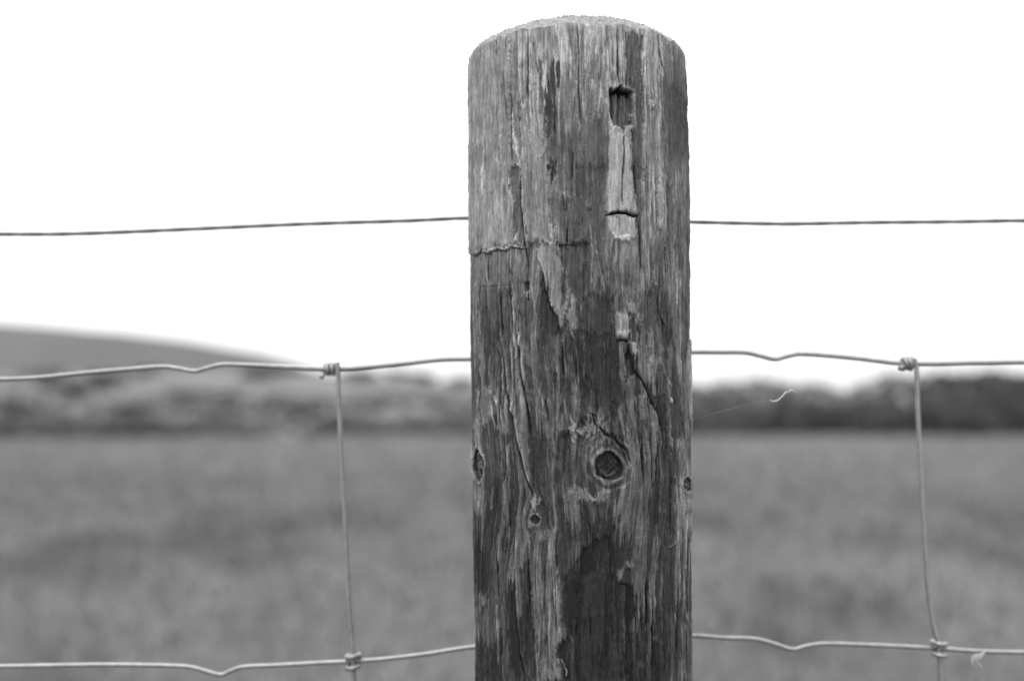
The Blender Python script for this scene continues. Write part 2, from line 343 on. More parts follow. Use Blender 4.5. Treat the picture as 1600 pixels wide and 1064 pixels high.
# remnant skin of paler wood, lifted, with torn ends
skin = sstep(.02, .16, .55 * vn(GS * .28, Zm * .028, 101) + .45 * vn(GS * .9, Zm * .05, 102) + .18 * g3)
wear = sstep(420, 620, Vv)
T = T * (1 + (skin - .5) * (.20 + .22 * wear)); hm += .6 * (skin - .5) * (.4 + .6 * wear)
fray = sstep(.12, .2, .5 * vn(GS * .7 + 3, Zm * .06, 130) + .35 * vn(GS * 2.1, Zm * .11, 131) + .2 * fbm(S * .25, Zm * .08, 132, 2))
T = T * (1 + (fray - .4) * .17); hm += .35 * fray
T *= 1 + .20 * sstep(0, 60, Vv - 60) * fbm(S * .16, Zm * .05, 137, 3)
T *= 1 + .24 * fbm(S * .8 + .8 * g2, Zm * .26, 133, 5, .65)
hm += .25 * fbm(S * .9 + .8 * g2, Zm * .3, 134, 4)
# right-hand part: close parallel grain ridges
rg = sstep(985, 1010, U) * front
ridg = np.sin(GS * 5.2 + 2 * vn(GS * .7, Zm * .02, 103) * 2) * (.5 + .5 * vn(GS * .4, Zm * .04, 104))
T *= 1 + .10 * ridg * rg; hm += .13 * ridg * rg
# fine cracks
cr = np.abs(vn(GS * .8, Zm * .012, 105)); ck = np.clip(1 - cr / .035, 0, 1) * sstep(.1, .35, vn(GS * .3, Zm * .02, 106))
T *= 1 - .45 * ck; hm -= .5 * ck

WX = U + 1.6 * vn(S * 1.2, Zm * .35, 110) + 1.0 * vn(S * 3, Zm * 1.2, 111)        # torn outlines
WY = Vv + 3.5 * vn(GS * 1.3, Zm * .12, 112) + 3.0 * vn(GS * 3.1, Zm * .3, 113)
OY = (0, 260, 520, 784)
def pt(k, p): return [(700 + x / 3.8, OY[k] + y / 3.8) for x, y in p]
def box(P, pad):
    xs = [p[0] for p in P]; ys_ = [p[1] for p in P]
    m = (U > min(xs) - pad) & (U < max(xs) + pad) & (Vv > min(ys_) - pad) & (Vv < max(ys_) + pad) & (front > .5)
    return np.nonzero(m)
def sdf(P, x, y):
    d = np.full(x.shape, 1e9); s = np.ones(x.shape); n = len(P)
    for i in range(n):
        ax, ay = P[i]; bx, by = P[i - 1]; ex, ey = bx - ax, by - ay; wx = x - ax; wy = y - ay
        t = np.clip((wx * ex + wy * ey) / (ex * ex + ey * ey + 1e-9), 0, 1); d = np.minimum(d, (wx - ex * t) ** 2 + (wy - ey * t) ** 2)
        c1 = y >= ay; c2 = y < by; c3 = ex * wy > ey * wx
        s = np.where((c1 & c2 & c3) | (~c1 & ~c2 & ~c3), -s, s)
    return s * np.sqrt(d)                          # negative inside
mott = fbm(S * .5 + .5 * g2, Zm * .13, 135, 4, .6)
def poly(k, p, tone, soft=2.5, h=0., amt=.85, rag=1., grain=1.):
    P = pt(k, p); I = box(P, 30)
    if not len(I[0]): return
    x = U[I] + (WX[I] - U[I]) * rag; y = Vv[I] + (WY[I] - Vv[I]) * rag * 1.3
    d = sdf(P, x, y) + rag * (2.2 * g1[I] + 2.8 * g2[I] + 2.2 * g3[I] + 1.0 * g4[I] + 1.6 * vn(S[I] * .8, Zm[I] * .3, 122)); m = sstep(soft, -soft, d) * amt
    if soft >= 4: m = m * (.45 + .75 * sstep(-.35, .35, .5 * g1[I] + .6 * g2[I] + .4 * g3[I]))
    tx = tone * (1 + grain * (.12 * g2[I] + .12 * g3[I] + .09 * g4[I] + .08 * g1[I] + .22 * mott[I]))
    T[I] = T[I] * (1 - m) + tx * m; hm[I] += 1.3 * h * sstep(1.2, -1.2, d)
def line(k, p, w, dt, h=0., rag=1., shade=0.):
    """tapered stroke: w width in sheet px, dt tone factor, h relief mm, shade: relief step on its right side"""
    P = pt(k, p); I = box(P, 14 + w); x = U[I] + (.9 * vn(S[I] * .35, Zm[I] * .12, 120) + .35 * vn(S[I] * 1.5, Zm[I] * .5, 121)) * rag; y = Vv[I]
    best = np.full(x.shape, 1e9); tt = np.zeros(x.shape); L = [0]
    for i in range(len(P) - 1): L.append(L[-1] + math.dist(P[i], P[i + 1]))
    for i in range(len(P) - 1):
        ax, ay = P[i]; ex, ey = P[i + 1][0] - ax, P[i + 1][1] - ay
        t = np.clip(((x - ax) * ex + (y - ay) * ey) / (ex * ex + ey * ey + 1e-9), 0, 1)
        d = np.hypot(x - ax - ex * t, y - ay - ey * t); q = d < best; best = np.where(q, d, best); tt = np.where(q, (L[i] + t * (L[i + 1] - L[i])) / L[-1], tt)
    tp = np.clip(np.minimum(tt, 1 - tt) * 7, .25, 1); m = np.clip(1 - best / (w * .5 * tp + .35), 0, 1); m = np.minimum(m * 1.6, 1)
    T[I] *= 1 + (dt - 1) * m; hm[I] += 1.5 * h * m
# ---- tile 0: top
poly(0, [(1060, 230), (1075, 190), (1100, 183), (1150, 235), (1158, 500), (1165, 800), (1160, 1064), (1085, 1064), (1085, 830), (1108, 770), (1112, 560), (1070, 500), (1055, 400)], 84, 2, -.5)
poly(0, [(1270, 205), (1300, 230), (1325, 360), (1345, 520), (1420, 640), (1422, 900), (1380, 1040), (1330, 930), (1290, 860), (1255, 640), (1265, 480), (1290, 330)], 78, 7, -.3, .75)
poly(0, [(535, 370), (570, 350), (565, 480), (560, 740), (545, 740), (540, 560)], 88, 3, -.4)
poly(0, [(600, 430), (630, 360), (640, 470), (635, 620), (625, 780), (600, 840), (578, 780), (580, 560)], 66, 2.5, -.6)
poly(0, [(640, 350), (662, 370), (655, 540), (640, 520)], 74, 2, -.4)
poly(0, [(800, 420), (835, 430), (850, 600), (835, 720), (805, 680)], 96, 6, -.2, .8)
poly(0, [(900, 340), (935, 400), (925, 500), (905, 470)], 108, 5, -.1, .7)
poly(0, [(690, 860), (720, 780), (800, 700), (850, 640), (935, 740), (945, 1064), (820, 1100), (690, 1064)], 82, 14, 0, .62)
poly(0, [(612, 945), (640, 955), (625, 1064), (595, 1064)], 62, 2, -.4)
poly(0, [(320, 850), (350, 760), (400, 930), (430, 1064), (330, 1064)], 96, 6, -.3, .7)
poly(0, [(150, 880), (215, 870), (225, 1000), (160, 1010)], 98, 4, -.2, .7)
poly(0, [(180, 470), (300, 440), (330, 620), (300, 720), (190, 640)], 118, 10, -.1, .55)
poly(0, [(955, 730), (1000, 755), (1040, 790), (1090, 760), (1080, 840), (1092, 1064), (1098, 1178), (1130, 1260), (1060, 1256), (1000, 1256), (938, 1272), (942, 1064), (955, 900)], 164, 2, .5, .95, 1, .5)
poly(0, [(1170, 180), (1240, 200), (1262, 470), (1240, 640), (1180, 560)], 156, 6, .15, .6)
poly(0, [(1175, 640), (1240, 640), (1275, 860), (1300, 1064), (1190, 1064), (1175, 850)], 134, 5, .2, .6)
poly(0, [(520, 180), (640, 190), (650, 330), (520, 340)], 168, 12, .1, .5)
poly(0, [(820, 190), (890, 180), (900, 330), (830, 380)], 164, 10, .1, .5)
for p, w in (([(470, 180), (470, 400), (470, 640), (492, 800)], 2.2), ([(772, 150), (775, 420), (782, 640), (790, 740)], 2.0), ([(1003, 150), (1010, 300), (1014, 490)], 2.0),
             ([(1040, 785), (1040, 1064)], 2.2), ([(292, 250), (296, 290), (288, 335)], 1.6), ([(330, 430), (336, 560), (345, 680)], 2.4), ([(372, 560), (380, 760), (382, 960)], 2.6), ([(742, 900), (735, 1064)], 2), ([(1248, 210), (1262, 330), (1275, 420)], 1.6)):
    line(0, p, w, .42, -.7)
for p, w in (([(585, 370), (570, 520), (572, 680), (590, 720), (578, 900), (555, 940)], 3.5), ([(682, 230), (668, 480), (660, 700), (672, 980)], 4), ([(735, 790), (745, 880), (750, 1000)], 2.5),
             ([(380, 640), (395, 820), (430, 1000)], 3), ([(1170, 200), (1172, 800)], 2.5), ([(1105, 560), (1100, 740)], 2.5), ([(225, 900), (222, 1050)], 2)):
    line(0, p, w, 1.28, .45)
# knocked-out socket with its torn lip
poly(0, [(945, 540), (965, 520), (1020, 500), (1060, 524), (1112, 538), (1115, 760), (1095, 780), (1040, 800), (960, 750), (940, 640)], 150, 2, .35, .7)
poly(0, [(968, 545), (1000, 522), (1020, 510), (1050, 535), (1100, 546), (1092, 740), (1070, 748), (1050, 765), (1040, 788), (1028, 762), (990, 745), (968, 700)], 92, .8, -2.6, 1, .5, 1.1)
poly(0, [(968, 540), (1000, 522), (1020, 508), (1050, 532), (1100, 545), (1092, 566), (1060, 552), (1035, 560), (1005, 548), (975, 560)], 26, 1, -2.4, .95, .5)  # near-black strip: shadow under the socket's top edge, painted into the tone
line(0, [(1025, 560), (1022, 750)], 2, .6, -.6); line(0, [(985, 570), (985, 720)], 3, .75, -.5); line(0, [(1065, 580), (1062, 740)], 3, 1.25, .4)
poly(0, [(1198, 620), (1215, 608), (1230, 630), (1212, 645)], 175, 1, .8)
# ---- tile 1
poly(1, [(120, -1300), (360, -1300), (370, -300), (420, 0), (450, 380), (465, 470), (430, 478), (380, 466), (340, 492), (290, 478), (240, 510), (200, 492), (160, 522), (120, 505)], 150, 1.5, .9, .45)
poly(1, [(440, 0), (430, -300), (520, -500), (575, -250), (590, 0), (600, 300), (640, 440), (520, 455), (470, 470), (455, 380)], 146, 2, .9, .6)
poly(1, [(600, 150), (840, 200), (830, 440), (760, 462), (720, 440), (706, 372), (700, 460), (650, 468), (640, 440)], 96, 2, .8, .7)
poly(1, [(365, 0), (425, 0), (452, 380), (440, 470), (400, 440), (380, 200)], 86, 3, -.9, .75)
poly(1, [(770, 0), (940, 0), (930, 300), (920, 600), (850, 340), (760, 200)], 84, 6, -.3, .75)
poly(1, [(600, 0), (640, 0), (625, 50), (605, 80)], 58, 2, -.3)
poly(1, [(700, 180), (740, 190), (735, 240), (700, 250)], 72, 3, -.3, .8); poly(1, [(740, 330), (790, 340), (780, 440), (745, 430)], 72, 4, -.3, .7)
poly(1, [(945, 292), (1125, 300), (1134, 500), (1125, 640), (925, 600), (932, 400)], 128, 4, .1, .8, 1, .7)
poly(1, [(945, 292), (1040, 284), (1112, 300), (1118, 400), (1075, 440), (1030, 448), (985, 420), (945, 380)], 158, 3.5, .4, .9, .8, .7)
poly(1, [(975, 395), (1010, 425), (1060, 405), (1078, 400), (1075, 445), (1020, 445), (985, 425)], 184, 1.5, .5, .8, .5, .2)  # bright crescent: highlight painted into the plate's tone
line(1, [(938, 294), (975, 280), (1020, 274), (1065, 280), (1105, 298), (1130, 292)], 4.2, .16, -1.6, .4)
line(1, [(1130, 285), (1118, 330), (1125, 380)], 2, .6, -.4); line(1, [(1035, 0), (1037, 240)], 1.8, .5, -.5)
poly(1, [(1100, 0), (1160, 0), (1165, 250), (1140, 270), (1110, 180)], 84, 3, -.4, .8)
poly(1, [(1262, 40), (1292, 60), (1306, 200), (1304, 380), (1312, 430), (1290, 440), (1255, 360), (1250, 150)], 148, 1.5, .7, .8)
poly(1, [(1306, 100), (1340, 120), (1345, 500), (1310, 640), (1300, 440)], 84, 4, -.4, .7)
line(1, [(1300, 120), (1308, 300), (1312, 440)], 2.2, .5, -.5)
# below the flake line
poly(1, [(135, 520), (245, 515), (300, 500), (420, 490), (470, 490), (470, 640), (300, 690), (135, 700)], 112, 2, -.3, .55)
poly(1, [(470, 480), (525, 480), (550, 560), (560, 640), (545, 720), (500, 800), (470, 780), (490, 640)], 118, 2, .1, .7)
poly(1, [(655, 468), (840, 458), (852, 640), (850, 770), (760, 790), (700, 780), (690, 640), (650, 540)], 82, 2.5, -.5, .85)
poly(1, [(525, 490), (580, 455), (640, 448), (655, 540), (700, 640), (725, 740), (700, 860), (690, 905), (660, 965), (650, 885), (612, 830), (582, 720), (572, 620), (548, 560)], 143, 2.6, 1.0, .93, 1.0, .9)
poly(1, [(600, 480), (655, 470), (700, 620), (760, 800), (720, 860), (680, 760), (630, 620)], 108, 9, 0, .6)
line(1, [(530, 495), (552, 560), (578, 640), (588, 730), (618, 830), (652, 885)], 4, 1.18, .5, .5)
poly(1, [(740, 770), (752, 800), (760, 860), (778, 960), (742, 1005), (715, 965), (692, 890), (720, 870)], 132, 2.4, .8, .9, 1.2, 1.1)
poly(1, [(560, 660), (585, 740), (612, 840), (650, 900), (655, 980), (640, 1064), (555, 1064), (552, 800)], 58, 2.5, -.4, .85)
poly(1, [(790, 780), (850, 760), (975, 790), (985, 900), (1000, 1064), (790, 1064), (780, 900)], 60, 4, -.3, .8)
poly(1, [(195, 860), (225, 840), (255, 1064), (190, 1064)], 72, 3, -.3, .7); poly(1, [(340, 830), (375, 840), (400, 1064), (340, 1064)], 80, 4, -.3, .6)
poly(1, [(446, 690), (478, 690), (474, 748), (450, 742)], 62, 1, -1.2, .9, .4); poly(1, [(446, 752), (478, 745), (482, 800), (460, 780)], 140, 1, .6)
poly(1, [(850, 480), (870, 450), (905, 600), (935, 740), (915, 760), (890, 650), (885, 770), (850, 730)], 112, 1.2, .5, .7)
for p, w in (([(850, 350), (852, 560), (846, 740)], 2.6), ([(872, 450), (900, 600), (928, 750)], 3), ([(835, 780), (842, 900), (835, 1000)], 2), ([(375, 485), (372, 640), (395, 860), (430, 1064)], 4), ([(300, 500), (305, 740), (325, 1000)], 3.5),
             ([(440, 60), (440, 200), (458, 380), (480, 480)], 4), ([(235, 530), (232, 700)], 1.5), ([(505, 500), (500, 720), (530, 900), (520, 1064)], 3), ([(220, 0), (225, 240)], 2), ([(750, 0), (750, 140), (760, 230)], 3), ([(180, 720), (180, 1000)], 2.5),
             ([(1165, 0), (1170, 400), (1180, 760)], 2), ([(1195, 0), (1200, 300)], 2), ([(1225, 60), (1225, 360)], 2), ([(1190, 480), (1190, 740)], 3), ([(1350, 640), (1352, 1000)], 2.5), ([(1245, 570), (1240, 700), (1262, 870), (1296, 945)], 4), ([(1215, 620), (1232, 720)], 3)):
    line(1, p, w, 1.25, .5)
for p, w in (([(428, 60), (430, 210), (447, 380), (460, 480), (478, 600)], 3), ([(562, 600), (580, 740), (608, 835), (645, 900)], 3), ([(1290, 480), (1294, 650)], 2.6), ([(1248, 720), (1254, 850), (1290, 945)], 2.4), ([(706, 372), (706, 462)], 2.6), ([(365, 500), (365, 760), (388, 940)], 2.4),
             ([(310, 740), (330, 1000)], 2), ([(235, 520), (235, 680)], 1.6), ([(1115, 0), (1122, 180)], 2), ([(1140, 320), (1150, 620)], 2), ([(475, 745), (476, 800)], 2)):
    line(1, p, w, .42, -.7)  # dark strokes: cracks, and painted shadow along the tongue and ridge edges
line(1, [(132, 512), (160, 524), (200, 498), (240, 512), (290, 484), (340, 496), (380, 472), (440, 484), (470, 482)], 3, 1.25, .5, .6)
line(1, [(132, 526), (162, 536), (202, 508), (242, 524), (292, 496), (342, 506), (382, 484), (440, 494), (472, 494)], 1.8, .62, -.3, .6)
line(1, [(200, 505), (215, 500)], 5, .2, -1); line(1, [(640, 470), (700, 470), (760, 472)], 2, .6, -.4, .5)
line(1, [(135, 735), (200, 715), (300, 712), (420, 700)], 1.4, .86, -.12)
poly(1, [(985, 880), (1030, 860), (1080, 900), (1084, 1000), (1050, 1020), (1010, 1015), (992, 960)], 140, 2.6, .6, .9, 1, 1)
poly(1, [(1062, 800), (1092, 820), (1110, 860), (1135, 880), (1150, 945), (1120, 900), (1082, 862)], 140, 1.4, .6, .8)
poly(1, [(1090, 900), (1130, 960), (1120, 1064), (1090, 1020)], 66, 2, -.4)
poly(1, [(1130, 760), (1240, 740), (1290, 940), (1250, 1000), (1170, 960)], 76, 4, -.3, .7)
poly(1, [(940, 560), (1110, 600), (1120, 700), (960, 720)], 82, 10, -.1, .6)
# ---- tile 2
poly(2, [(800, 0), (965, 0), (1000, 180), (1045, 400), (985, 490), (925, 480), (865, 400), (815, 200)], 54, 4, -.4, .85)
poly(2, [(565, 0), (680, 0), (690, 160), (760, 260), (640, 220), (570, 190)], 88, 6, -.2, .6)
poly(2, [(770, 300), (860, 380), (880, 500), (800, 440)], 68, 4, -.2, .7)
poly(2, [(1000, 0), (1075, 0), (1072, 40), (1010, 46)], 144, 1.5, .7, .85, .8, .5)
poly(2, [(1072, 52), (1112, 62), (1118, 110), (1104, 165), (1090, 120)], 156, 1, .9, .95, .6, .3)
poly(2, [(1072, 85), (1090, 130), (1108, 180), (1108, 245), (1080, 250), (1050, 300), (1062, 180)], 30, 1.5, -1.2, .9)
line(2, [(1005, 46), (1040, 44), (1074, 52)], 3.4, .3, -.9, .5)
line(2, [(1100, 200), (1165, 310), (1200, 390), (1245, 490), (1285, 600)], 3.8, .42, -.9)
poly(2, [(1170, 320), (1200, 330), (1262, 440), (1280, 590), (1240, 500)], 50, 2, -.5, .8)
poly(2, [(1250, 330), (1330, 420), (1345, 640), (1330, 720), (1290, 600)], 72, 4, -.3, .7)
poly(2, [(1150, 60), (1250, 180), (1320, 300), (1300, 380), (1210, 250)], 108, 6, .3, .6)
poly(2, [(250, 60), (300, 120), (360, 330), (300, 300)], 74, 4, -.2, .6); poly(2, [(1020, 440), (1110, 380), (1140, 560), (1180, 700), (1060, 660)], 100, 6, .2, .6)
poly(2, [(440, 200), (560, 330), (640, 360), (830, 420), (900, 560), (870, 660), (700, 570), (590, 620), (500, 500)], 106, 8, .2, .6)
for q in range(22):                                # frayed fibres above the large knot
    rr_ = random.Random(q); x0 = rr_.uniform(640, 1060); y0 = 640 - 170 * math.exp(-((x0 - 850) / 160) ** 2) + rr_.uniform(-70, 70)
    line(2, [(x0, y0), (x0 + rr_.uniform(-10, 20), y0 + 25), (x0 + rr_.uniform(10, 50), y0 + rr_.uniform(45, 90))], rr_.uniform(2, 4), rr_.choice((1.22, 1.18, .6, .55)), rr_.choice((.5, -.4)))
poly(2, [(655, 600), (700, 610), (760, 800), (745, 900), (700, 960), (680, 820), (660, 720)], 58, 4, -.4, .8)
poly(2, [(740, 680), (860, 690), (870, 800), (840, 920), (760, 860)], 92, 6, .1, .6)
poly(2, [(1265, 690), (1390, 690), (1400, 780), (1360, 900), (1340, 1064), (1250, 1064), (1330, 860), (1270, 800)], 64, 4, -.3, .7)
poly(2, [(1350, 640), (1400, 620), (1410, 740), (1435, 800), (1436, 1064), (1380, 1064), (1400, 860), (1372, 760)], 132, 2, .5, .75)
poly(2, [(215, 330), (255, 330), (300, 470), (250, 520), (200, 560), (165, 700), (150, 560), (200, 470)], 136, 3, .3, .65)
poly(2, [(290, 560), (350, 620), (355, 900), (330, 900), (320, 700)], 58, 3, -.4, .8)
poly(2, [(360, 520), (430, 700), (480, 860), (520, 960), (470, 1000), (400, 800)], 82, 5, -.3, .6)
poly(2, [(218, 600), (300, 620), (320, 860), (230, 900)], 84, 6, 0, .6)
poly(2, [(150, 900), (200, 920), (215, 1064), (160, 1064)], 124, 3, .2, .7)
poly(2, [(505, 960), (530, 970), (540, 1020), (510, 1040), (495, 1000)], 150, 1.5, .5)
poly(2, [(710, 930), (770, 925), (830, 955), (900, 960), (965, 935), (960, 990), (880, 1010), (800, 1000), (740, 960)], 122, 2, .6, .9)
poly(2, [(600, 640), (650, 700), (670, 900), (620, 1000), (560, 900)], 92, 8, 0, .5)
for p, w in (([(320, 0), (345, 130), (365, 300), (400, 480), (430, 650), (470, 830), (518, 970)], 5), ([(425, 0), (455, 250), (485, 420), (495, 500)], 5), ([(250, 320), (320, 450), (348, 600), (362, 800), (350, 900), (352, 1020)], 5), ([(395, 0), (420, 160)], 3),
             ([(545, 340), (570, 430), (585, 520)], 4.5), ([(690, 10), (688, 140), (697, 265)], 4), ([(768, 90), (770, 200), (775, 312)], 3.6), ([(795, 180), (815, 310)], 3), ([(740, 0), (765, 120)], 2.6), ([(930, 60), (940, 140)], 3), ([(855, 250), (862, 330)], 2.4),
             ([(690, 380), (695, 480), (730, 600)], 2.6), ([(185, 60), (188, 300), (200, 520)], 3), ([(250, 130), (255, 280)], 3), ([(1250, 180), (1310, 330)], 3.4), ([(1310, 420), (1320, 380)], 3), ([(1325, 620), (1322, 700)], 3), ([(1110, 380), (1125, 520)], 3), ([(370, 320), (360, 380), (395, 470)], 3.4), ([(1430, 40), (1432, 400), (1434, 600)], 3)):
    line(2, p, w, 1.3, .65)
for p, w in (([(308, 30), (335, 170), (352, 330), (388, 500), (418, 680), (455, 840), (505, 970)], 3.4), ([(412, 20), (440, 250), (470, 420), (483, 540), (498, 640)], 3.4), ([(336, 600), (348, 800), (338, 900)], 3.4), ([(680, 60), (682, 250)], 2.6), ([(760, 150), (763, 310)], 2.6), ([(290, 920), (292, 1064)], 1.6),
             ([(1000, 640), (1060, 700), (1085, 780)], 4), ([(1150, 600), (1160, 900)], 2), ([(1200, 560), (1210, 900)], 2), ([(1230, 600), (1238, 860)], 2), ([(1335, 860), (1330, 1000)], 3), ([(575, 400), (600, 540)], 2), ([(900, 560), (935, 600), (970, 620)], 4), ([(860, 480), (880, 560)], 3)):
    line(2, p, w, .4, -.8)  # cracks, plus shadows of the pale ridges painted along their left sides
rf = random.Random(77)
for k in range(46):
    x0 = rf.uniform(150, 1400); y0 = rf.uniform(-420, 560); L_ = rf.uniform(90, 260); w_ = rf.uniform(12, 34); sl_ = .16 * (1 if x0 < 620 else 0.05)
    if (760 < x0 < 1000 and y0 > 0) or (480 < x0 < 800 and y0 < 30) or (820 < x0 < 1150 and y0 < -60): continue
    tn_ = rf.uniform(98, 128) if y0 > -150 else rf.uniform(112, 140)
    poly(2, [(x0, y0), (x0 + w_, y0 + 8), (x0 + w_ + L_ * sl_ * .6, y0 + L_ * .55), (x0 + w_ * .5 + L_ * sl_, y0 + L_), (x0 + L_ * sl_ * .5, y0 + L_ * .5)], tn_, 3, rf.uniform(.3, .8), .62, .8, 1.1)
for k in range(34):
    x0 = rf.uniform(150, 1400); y0 = rf.uniform(-420, 900); L_ = rf.uniform(80, 300); w_ = rf.uniform(8, 26)
    poly(2, [(x0, y0 + L_), (x0 + w_, y0 + L_), (x0 + w_, y0 + L_ * .4), (x0 + w_ * .4, y0), (x0, y0 + L_ * .4)], rf.uniform(48, 74), 3, -rf.uniform(.2, .6), .6, .8, 1.1)
# ---- tile 3
poly(3, [(500, 190), (560, 175), (640, 165), (645, 400), (680, 500), (686, 600), (682, 720), (706, 775), (692, 820), (655, 850), (640, 880), (665, 940), (680, 1064), (560, 1064), (535, 900), (512, 700), (500, 500), (490, 330)], 104, 1.8, .9, .85, .9, 1.9)
poly(3, [(560, 330), (600, 300), (620, 420), (610, 640), (580, 760), (560, 600)], 84, 6, -.2, .7); poly(3, [(560, 800), (620, 820), (640, 960), (600, 1064), (570, 1000)], 82, 6, -.2, .7)
for p, w in (([(575, 250), (580, 520), (572, 700)], 1.8), ([(618, 380), (628, 620), (650, 760)], 1.8), ([(590, 720), (600, 1000)], 1.8)): line(3, p, w, .68, -.25)
poly(3, [(640, 180), (790, 230), (770, 400), (700, 450), (660, 440), (645, 300)], 70, 4, -.2, .7)
poly(3, [(800, 290), (870, 235), (960, 210), (975, 260), (920, 340), (880, 420), (810, 460), (782, 640), (765, 700), (720, 800), (712, 930), (725, 1064), (705, 1064), (650, 880), (705, 800), (685, 700), (688, 600), (684, 480), (700, 450), (740, 430)], 38, 8, -.5, .95)
poly(3, [(905, 110), (940, 130), (978, 100), (975, 240), (930, 260), (900, 200)], 40, 4, -.3, .85)
poly(3, [(800, 420), (900, 380), (1020, 480), (1060, 700), (1030, 1064), (740, 1064), (780, 700)], 48, 5, -.2, .75)
poly(3, [(1055, 490), (1100, 500), (1130, 640), (1080, 760), (1060, 1064), (1020, 1064), (1050, 700)], 36, 3, -.5, .85)
poly(3, [(1015, 380), (1042, 400), (1040, 460), (1018, 475), (1008, 430)], 118, 1.4, .6); poly(3, [(1050, 360), (1068, 345), (1112, 405), (1100, 412), (1070, 385), (1050, 400)], 110, 1.4, .6)
poly(3, [(1140, 420), (1220, 400), (1240, 640), (1150, 660)], 86, 6, 0, .6)
poly(3, [(155, 280), (200, 290), (235, 460), (230, 555), (175, 540), (155, 470)], 44, 3, -.4, .8)
poly(3, [(240, 0), (262, 20), (262, 240), (235, 280), (225, 150)], 54, 3, -.3, .8)
poly(3, [(350, 480), (400, 440), (408, 700), (430, 1064), (390, 1064), (345, 700)], 46, 3, -.4, .8)
poly(3, [(440, 400), (490, 340), (510, 700), (525, 1064), (490, 1064), (445, 760)], 54, 3, -.4, .75)
poly(3, [(165, 820), (240, 870), (300, 850), (330, 1064), (165, 1064)], 48, 5, -.2, .8)
poly(3, [(165, 560), (240, 560), (320, 660), (300, 820), (240, 870), (180, 780)], 96, 6, .2, .6)
poly(3, [(240, 300), (340, 300), (350, 560), (330, 720), (250, 560)], 92, 6, .1, .5)
poly(3, [(490, 60), (520, 50), (550, 90), (545, 160), (500, 170), (480, 120)], 118, 2, .5, .85)
poly(3, [(490, 0), (540, 0), (535, 30), (505, 40)], 134, 1.5, .4); poly(3, [(555, 20), (600, 40), (604, 130), (560, 130)], 62, 3, -.2, .7)
poly(3, [(1355, 10), (1440, 0), (1446, 180), (1400, 180), (1370, 110)], 124, 3, .3, .7); poly(3, [(1290, 90), (1335, 60), (1330, 190), (1290, 200)], 58, 4, -.2, .6)
poly(3, [(1300, 340), (1340, 360), (1330, 700), (1290, 800)], 62, 4, -.2, .6); poly(3, [(1385, 700), (1440, 680), (1446, 1064), (1385, 1064)], 98, 4, .1, .6)
poly(3, [(1200, 790), (1225, 785), (1235, 810), (1210, 818)], 104, 3, .2, .6); poly(3, [(1130, 950), (1180, 945), (1180, 980), (1140, 985)], 84, 4, .2, .6)
for p, w in (([(492, 200), (490, 400), (505, 640), (528, 820), (545, 1064)], 4.5), ([(415, 180), (416, 560), (440, 880), (482, 1064)], 4.5), ([(300, 560), (310, 800), (318, 1064)], 2.2), ([(765, 260), (760, 360)], 3), ([(785, 520), (770, 640), (765, 900)], 2.4), ([(1028, 560), (1050, 790)], 2.4), ([(1060, 350), (1055, 400)], 2.6),
             ([(205, 560), (220, 620)], 3), ([(1310, 275), (1345, 250), (1360, 180)], 3), ([(1160, 500), (1165, 900)], 2.4), ([(1190, 420), (1196, 900)], 2.2), ([(1225, 500), (1235, 960)], 2.4), ([(1265, 400), (1270, 1000)], 2.4), ([(1400, 60), (1404, 400)], 3), ([(900, 300), (890, 420)], 2), ([(190, 0), (190, 200)], 3), ([(602, 60), (612, 140), (638, 190)], 3)):
    line(3, p, w, 1.28, .6)
for p in ([(900, 118), (1010, 128), (1240, 168)], [(690, 250), (980, 234), (1200, 196)]): line(3, p, .8, 1.16, 0, .2)
for p, w in (([(404, 400), (404, 640), (428, 900), (465, 1064)], 3), ([(482, 240), (480, 420), (494, 640), (516, 860)], 3), ([(296, 160), (300, 560)], 1.8), ([(644, 170), (648, 400)], 2.6), ([(1362, 560), (1366, 900)], 3), ([(1416, 200), (1418, 1064)], 1.8), ([(1180, 420), (1182, 900)], 1.8), ([(1210, 600), (1218, 1000)], 2.2), ([(1330, 0), (1322, 160)], 3), ([(1442, 240), (1450, 340)], 3), ([(370, 0), (374, 160)], 3), ([(1020, 490), (1062, 492)], 2)):
    line(3, p, w, .38, -.7)
fr = np.exp(-(((U - 923) / 52) ** 2 + ((Vv - 672) / 26) ** 2) ** 1.3) * front       # curly torn fibres above the large knot
fq = fbm(S * .55 + 1.2 * vn(S * .3, Zm * .3, 200), Zm * .42 + 1.0 * vn(S * .35, Zm * .3, 201), 202, 4, .65); T *= 1 + .75 * fq * fr; hm += 1.1 * fq * fr
